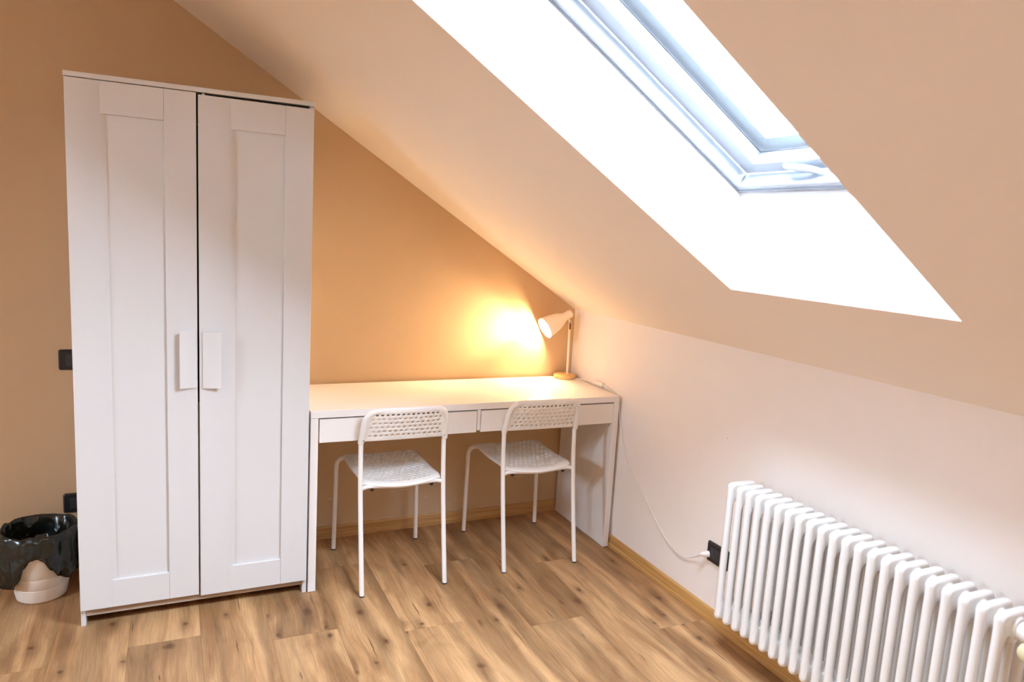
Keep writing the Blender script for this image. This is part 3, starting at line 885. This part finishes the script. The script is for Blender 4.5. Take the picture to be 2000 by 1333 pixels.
# liner: from inside the bin over the rim and hanging down outside in lobes
seg = 120
def lobe(a):
    """height of the hanging hem for direction a in degrees (270 faces the camera side)"""
    pts = [(0, .12), (30, .16), (90, .15), (150, .12), (195, .10), (215, .073), (234, .072), (243, .105), (253, .160), (264, .190), (272, .196), (281, .183), (292, .145), (305, .108), (320, .092), (340, .10), (360, .12)]
    for (a0, h0), (a1, h1) in zip(pts, pts[1:]):
        if a0 <= a <= a1:
            t = (a - a0) / (a1 - a0); t = t * t * (3 - 2 * t)
            return h0 + (h1 - h0) * t
    return .12
bm = bmesh.new()
rows = []
from mathutils import noise as mnoise
for j in range(30):
    ringv = []
    for k in range(seg):
        a = 360 * k / seg; ar = math.radians(a); h0_ = .12 * j
        fold = .0055 * math.sin(ar * 7 + 1.3) * math.sin(ar * 2 + .5) + .0035 * math.sin(ar * 13 + .4 + h0_) + .002 * math.sin(ar * 23)
        if j < 12:                       # inside, from the bottom up to the rim
            t = j / 12
            h = .03 + t * (.262 - .03)
            rr = .070 + t * .044 + fold * (1 - t) * 1.3
            rr = min(rr, .108 + .006 * t)
        elif j < 17:                     # over the rim
            t = (j - 12) / 5
            h = .262 + .013 * math.sin(PI * t)
            rr = .1145 + .019 * t + .2 * fold * t
        else:                            # hanging outside
            t = (j - 17) / 12
            hem = lobe(a)
            h = .262 - (.262 - hem) * t
            flare = 1.0 if 200 < a < 345 else .6
            bulge = math.sin(PI * min(1, t * 1.0)) * .006 * flare
            rr = .1335 - .004 * t + bulge + fold * (.4 + t) * .8
            if t > .9: rr -= .003
        nv_ = mnoise.noise(Vector((math.cos(ar) * 3.5, math.sin(ar) * 3.5, h * 22)))
        rr += .004 * nv_ if j >= 17 else -.003 * abs(nv_)
        if j >= 17: rr = max(rr, .093 + .13 * h + .004)
        h += .010 * mnoise.noise(Vector((math.cos(ar) * 4, math.sin(ar) * 4, 3.1))) if 11 < j < 18 else 0
        x = BX + rr * math.cos(ar); y = BY + rr * math.sin(ar)
        x = min(x, WL - .004)
        ringv.append(bm.verts.new((x, y, h)))
    rows.append(ringv)
for a_, b_ in zip(rows, rows[1:]):
    for k in range(seg):
        j2 = (k + 1) % seg
        bm.faces.new((a_[k], a_[j2], b_[j2], b_[k]))
bm.faces.new(rows[0][::-1])
bg = obj('bin_liner', bm, m_bag, bn, smooth=True, angle=180)
sm = bg.modifiers.new('solidify', 'SOLIDIFY'); sm.thickness = .0008; sm.offset = 1

# ------------------------------------------------------------------ radiator
RF, RB = -.160, -.040               # outer front and back of the columns
RZ0, RZ1 = .145, .655
RY, PITCH, NSEC = -1.418, .04385, 22
def section_mesh():
    bm = bmesh.new()
    r = .0130
    xf, xb = RF + r, RB - r
    xm = (xf + xb) / 2
    for x in (xf, xm, xb):
        zs = [0, .002, .006, .013, .03]
        rr = [.35, .6, .85, 1, 1]
        tube(bm, [(x, 0, RZ0 + z) for z in zs] + [(x, 0, RZ1 - z) for z in zs[::-1]], [r * q_ for q_ in rr + rr[::-1]], 16)
    # heads: flat webs with rounded shoulders
    for z0, z1, sgn in ((RZ1 - .078, RZ1, 1), (RZ0, RZ0 + .078, -1)):
        def outline(inset):
            o = []
            zt = z1 - inset if sgn > 0 else z0 + inset
            zb = z0 if sgn > 0 else z1
            R_ = .016
            xa, xc = RF + inset + .0025, RB - inset - .0025
            for k in range(7):
                a = PI / 2 * k / 6
                o.append((xa + R_ - R_ * math.cos(a), zt - sgn * (R_ - R_ * math.sin(a))))
            for k in range(7):
                a = PI / 2 * (6 - k) / 6
                o.append((xc - R_ + R_ * math.cos(a), zt - sgn * (R_ - R_ * math.sin(a))))
            # lower edge arches up between the columns
            arcs = [(xb - .002, xm + r - .003), (xm - r + .003, xf + .002)]
            for (p, q_) in arcs:
                for k in range(7):
                    t = k / 6
                    o.append((p + (q_ - p) * t, zb + sgn * .022 * math.sin(PI * t)))
            return o
        A, B = outline(0), outline(.004)
        y0, y1 = -.0118, .0118
        layers = [[(x, y0 - .0022, z) for x, z in B], [(x, y0 + .003, z) for x, z in A], [(x, y1 - .003, z) for x, z in A], [(x, y1 + .0022, z) for x, z in B]]
        vs = [[bm.verts.new(p) for p in l] for l in layers]
        n = len(A)
        for l0, l1 in zip(vs, vs[1:]):
            for k in range(n):
                bm.faces.new((l0[k], l0[(k + 1) % n], l1[(k + 1) % n], l1[k]))
        bm.faces.new(vs[0][::-1]); bm.faces.new(vs[-1])
        # hub towards the neighbours
        zc = (RZ1 - .037) if sgn > 0 else (RZ0 + .037)
        tube(bm, [(xm, -PITCH / 2, zc), (xm, -PITCH / 2 + .009, zc), (xm, -.011, zc), (xm, .011, zc), (xm, PITCH / 2 - .009, zc), (xm, PITCH / 2, zc)], [.026, .0265, .033, .033, .0265, .026], 24)
    bmesh.ops.recalc_face_normals(bm, faces=bm.faces[:])
    bmesh.ops.triangulate(bm, faces=[f for f in bm.faces if len(f.verts) > 4])
    me = bpy.data.meshes.new('section')
    bm.to_mesh(me); bm.free()
    tmp = bpy.data.objects.new('section', me); COL.objects.link(tmp)
    rm = tmp.modifiers.new('remesh', 'REMESH'); rm.mode = 'VOXEL'; rm.voxel_size = .0021; rm.use_smooth_shade = True
    s_ = tmp.modifiers.new('smooth', 'SMOOTH'); s_.factor = .5; s_.iterations = 9
    dg = bpy.context.evaluated_depsgraph_get()
    me2 = bpy.data.meshes.new_from_object(tmp.evaluated_get(dg))
    bpy.data.objects.remove(tmp, do_unlink=True)
    me2.materials.clear(); me2.materials.append(m_radiator)
    for p in me2.polygons: p.use_smooth = True
    return me2
rad = thing('radiator', 'white column radiator hanging on the knee wall below the skylight', 'radiator', (0, RY - PITCH * (NSEC - 1) / 2, RZ0))
sec_me = section_mesh()
for k in range(NSEC):
    o = bpy.data.objects.new('section', sec_me); COL.objects.link(o)
    o.parent = rad; o.location = Vector((0, RY - PITCH * k, 0)) - Vector(rad.location)
for yy, zz in ((RY - PITCH * 2.5, RZ1 - .06), (RY - PITCH * 18.5, RZ1 - .06), (RY - PITCH * 2.5, RZ0 + .05), (RY - PITCH * 18.5, RZ0 + .05)):
    bm = bmesh.new(); bx(bm, -.05, -.001, yy - .007, yy + .007, zz - .012, zz + .012)
    obj('bracket', bm, m_radiator, rad, .002)
yl = RY - PITCH * (NSEC - 1)
xm = (RF + RB) / 2
bm = bmesh.new(); lathe(bm, [(.022, 0), (.022, .010), (.0245, .011), (.0245, .022), (.019, .024), (.019, .034), (.022, .035), (.022, .043), (.014, .045), (.014, .075)], 28, aim((0, -1, 0), (xm, yl - .022, RZ1 - .040)))
vb = obj('valve_body', bm, m_radiator, rad, smooth=True, angle=30)
bm = bmesh.new(); tube(bm, fillet([(xm, yl - .085, RZ1 - .040), (xm, yl - .085, RZ1 - .11), (-.001, yl - .085, RZ1 - .11)], .02), .010, 12)
obj('supply_pipe', bm, m_radiator, vb, smooth=True)
bm = bmesh.new()
kd = Vector((-.93, .18, -.05))
k0 = Vector((xm - .008, yl - .082, RZ1 - .058))
lathe(bm, [(.012, -.010), (.015, 0), (.0225, .004), (.0245, .014), (.0250, .036), (.0240, .050), (.0205, .058), (.013, .063)], 30, aim(kd, k0))
kn = obj('thermostat_knob', bm, m_knob, rad, smooth=True, angle=40)


# ------------------------------------------------------------------ unseen pendant behind the camera, added as warm fill light
PX, PY, PZ2 = RIDGE, -3.55, 2.40
pd = thing('fill_pendant', 'added fill light out of view, a glowing globe hanging from the ridge on a white cord', 'lamp', (PX, PY, RZ))
bm = bmesh.new(); lathe(bm, [(.012, -.11), (.045, -.10), (.05, -.06), (.05, -.035)], 24, Matrix.Translation((PX, PY, RZ)))
obj('canopy', bm, m_frame, pd, smooth=True)
bm = bmesh.new(); tube(bm, [(PX, PY, RZ - .10), (PX, PY, PZ2 + .11)], .003, 8)
obj('cord', bm, m_cord, pd, smooth=True)
bm = bmesh.new(); bmesh.ops.create_uvsphere(bm, u_segments=32, v_segments=16, radius=.12)
for v in bm.verts: v.co += Vector((PX, PY, PZ2))
obj('globe', bm, emitter('fill_glow', (1.0, .72, .46), 26), pd, smooth=True)
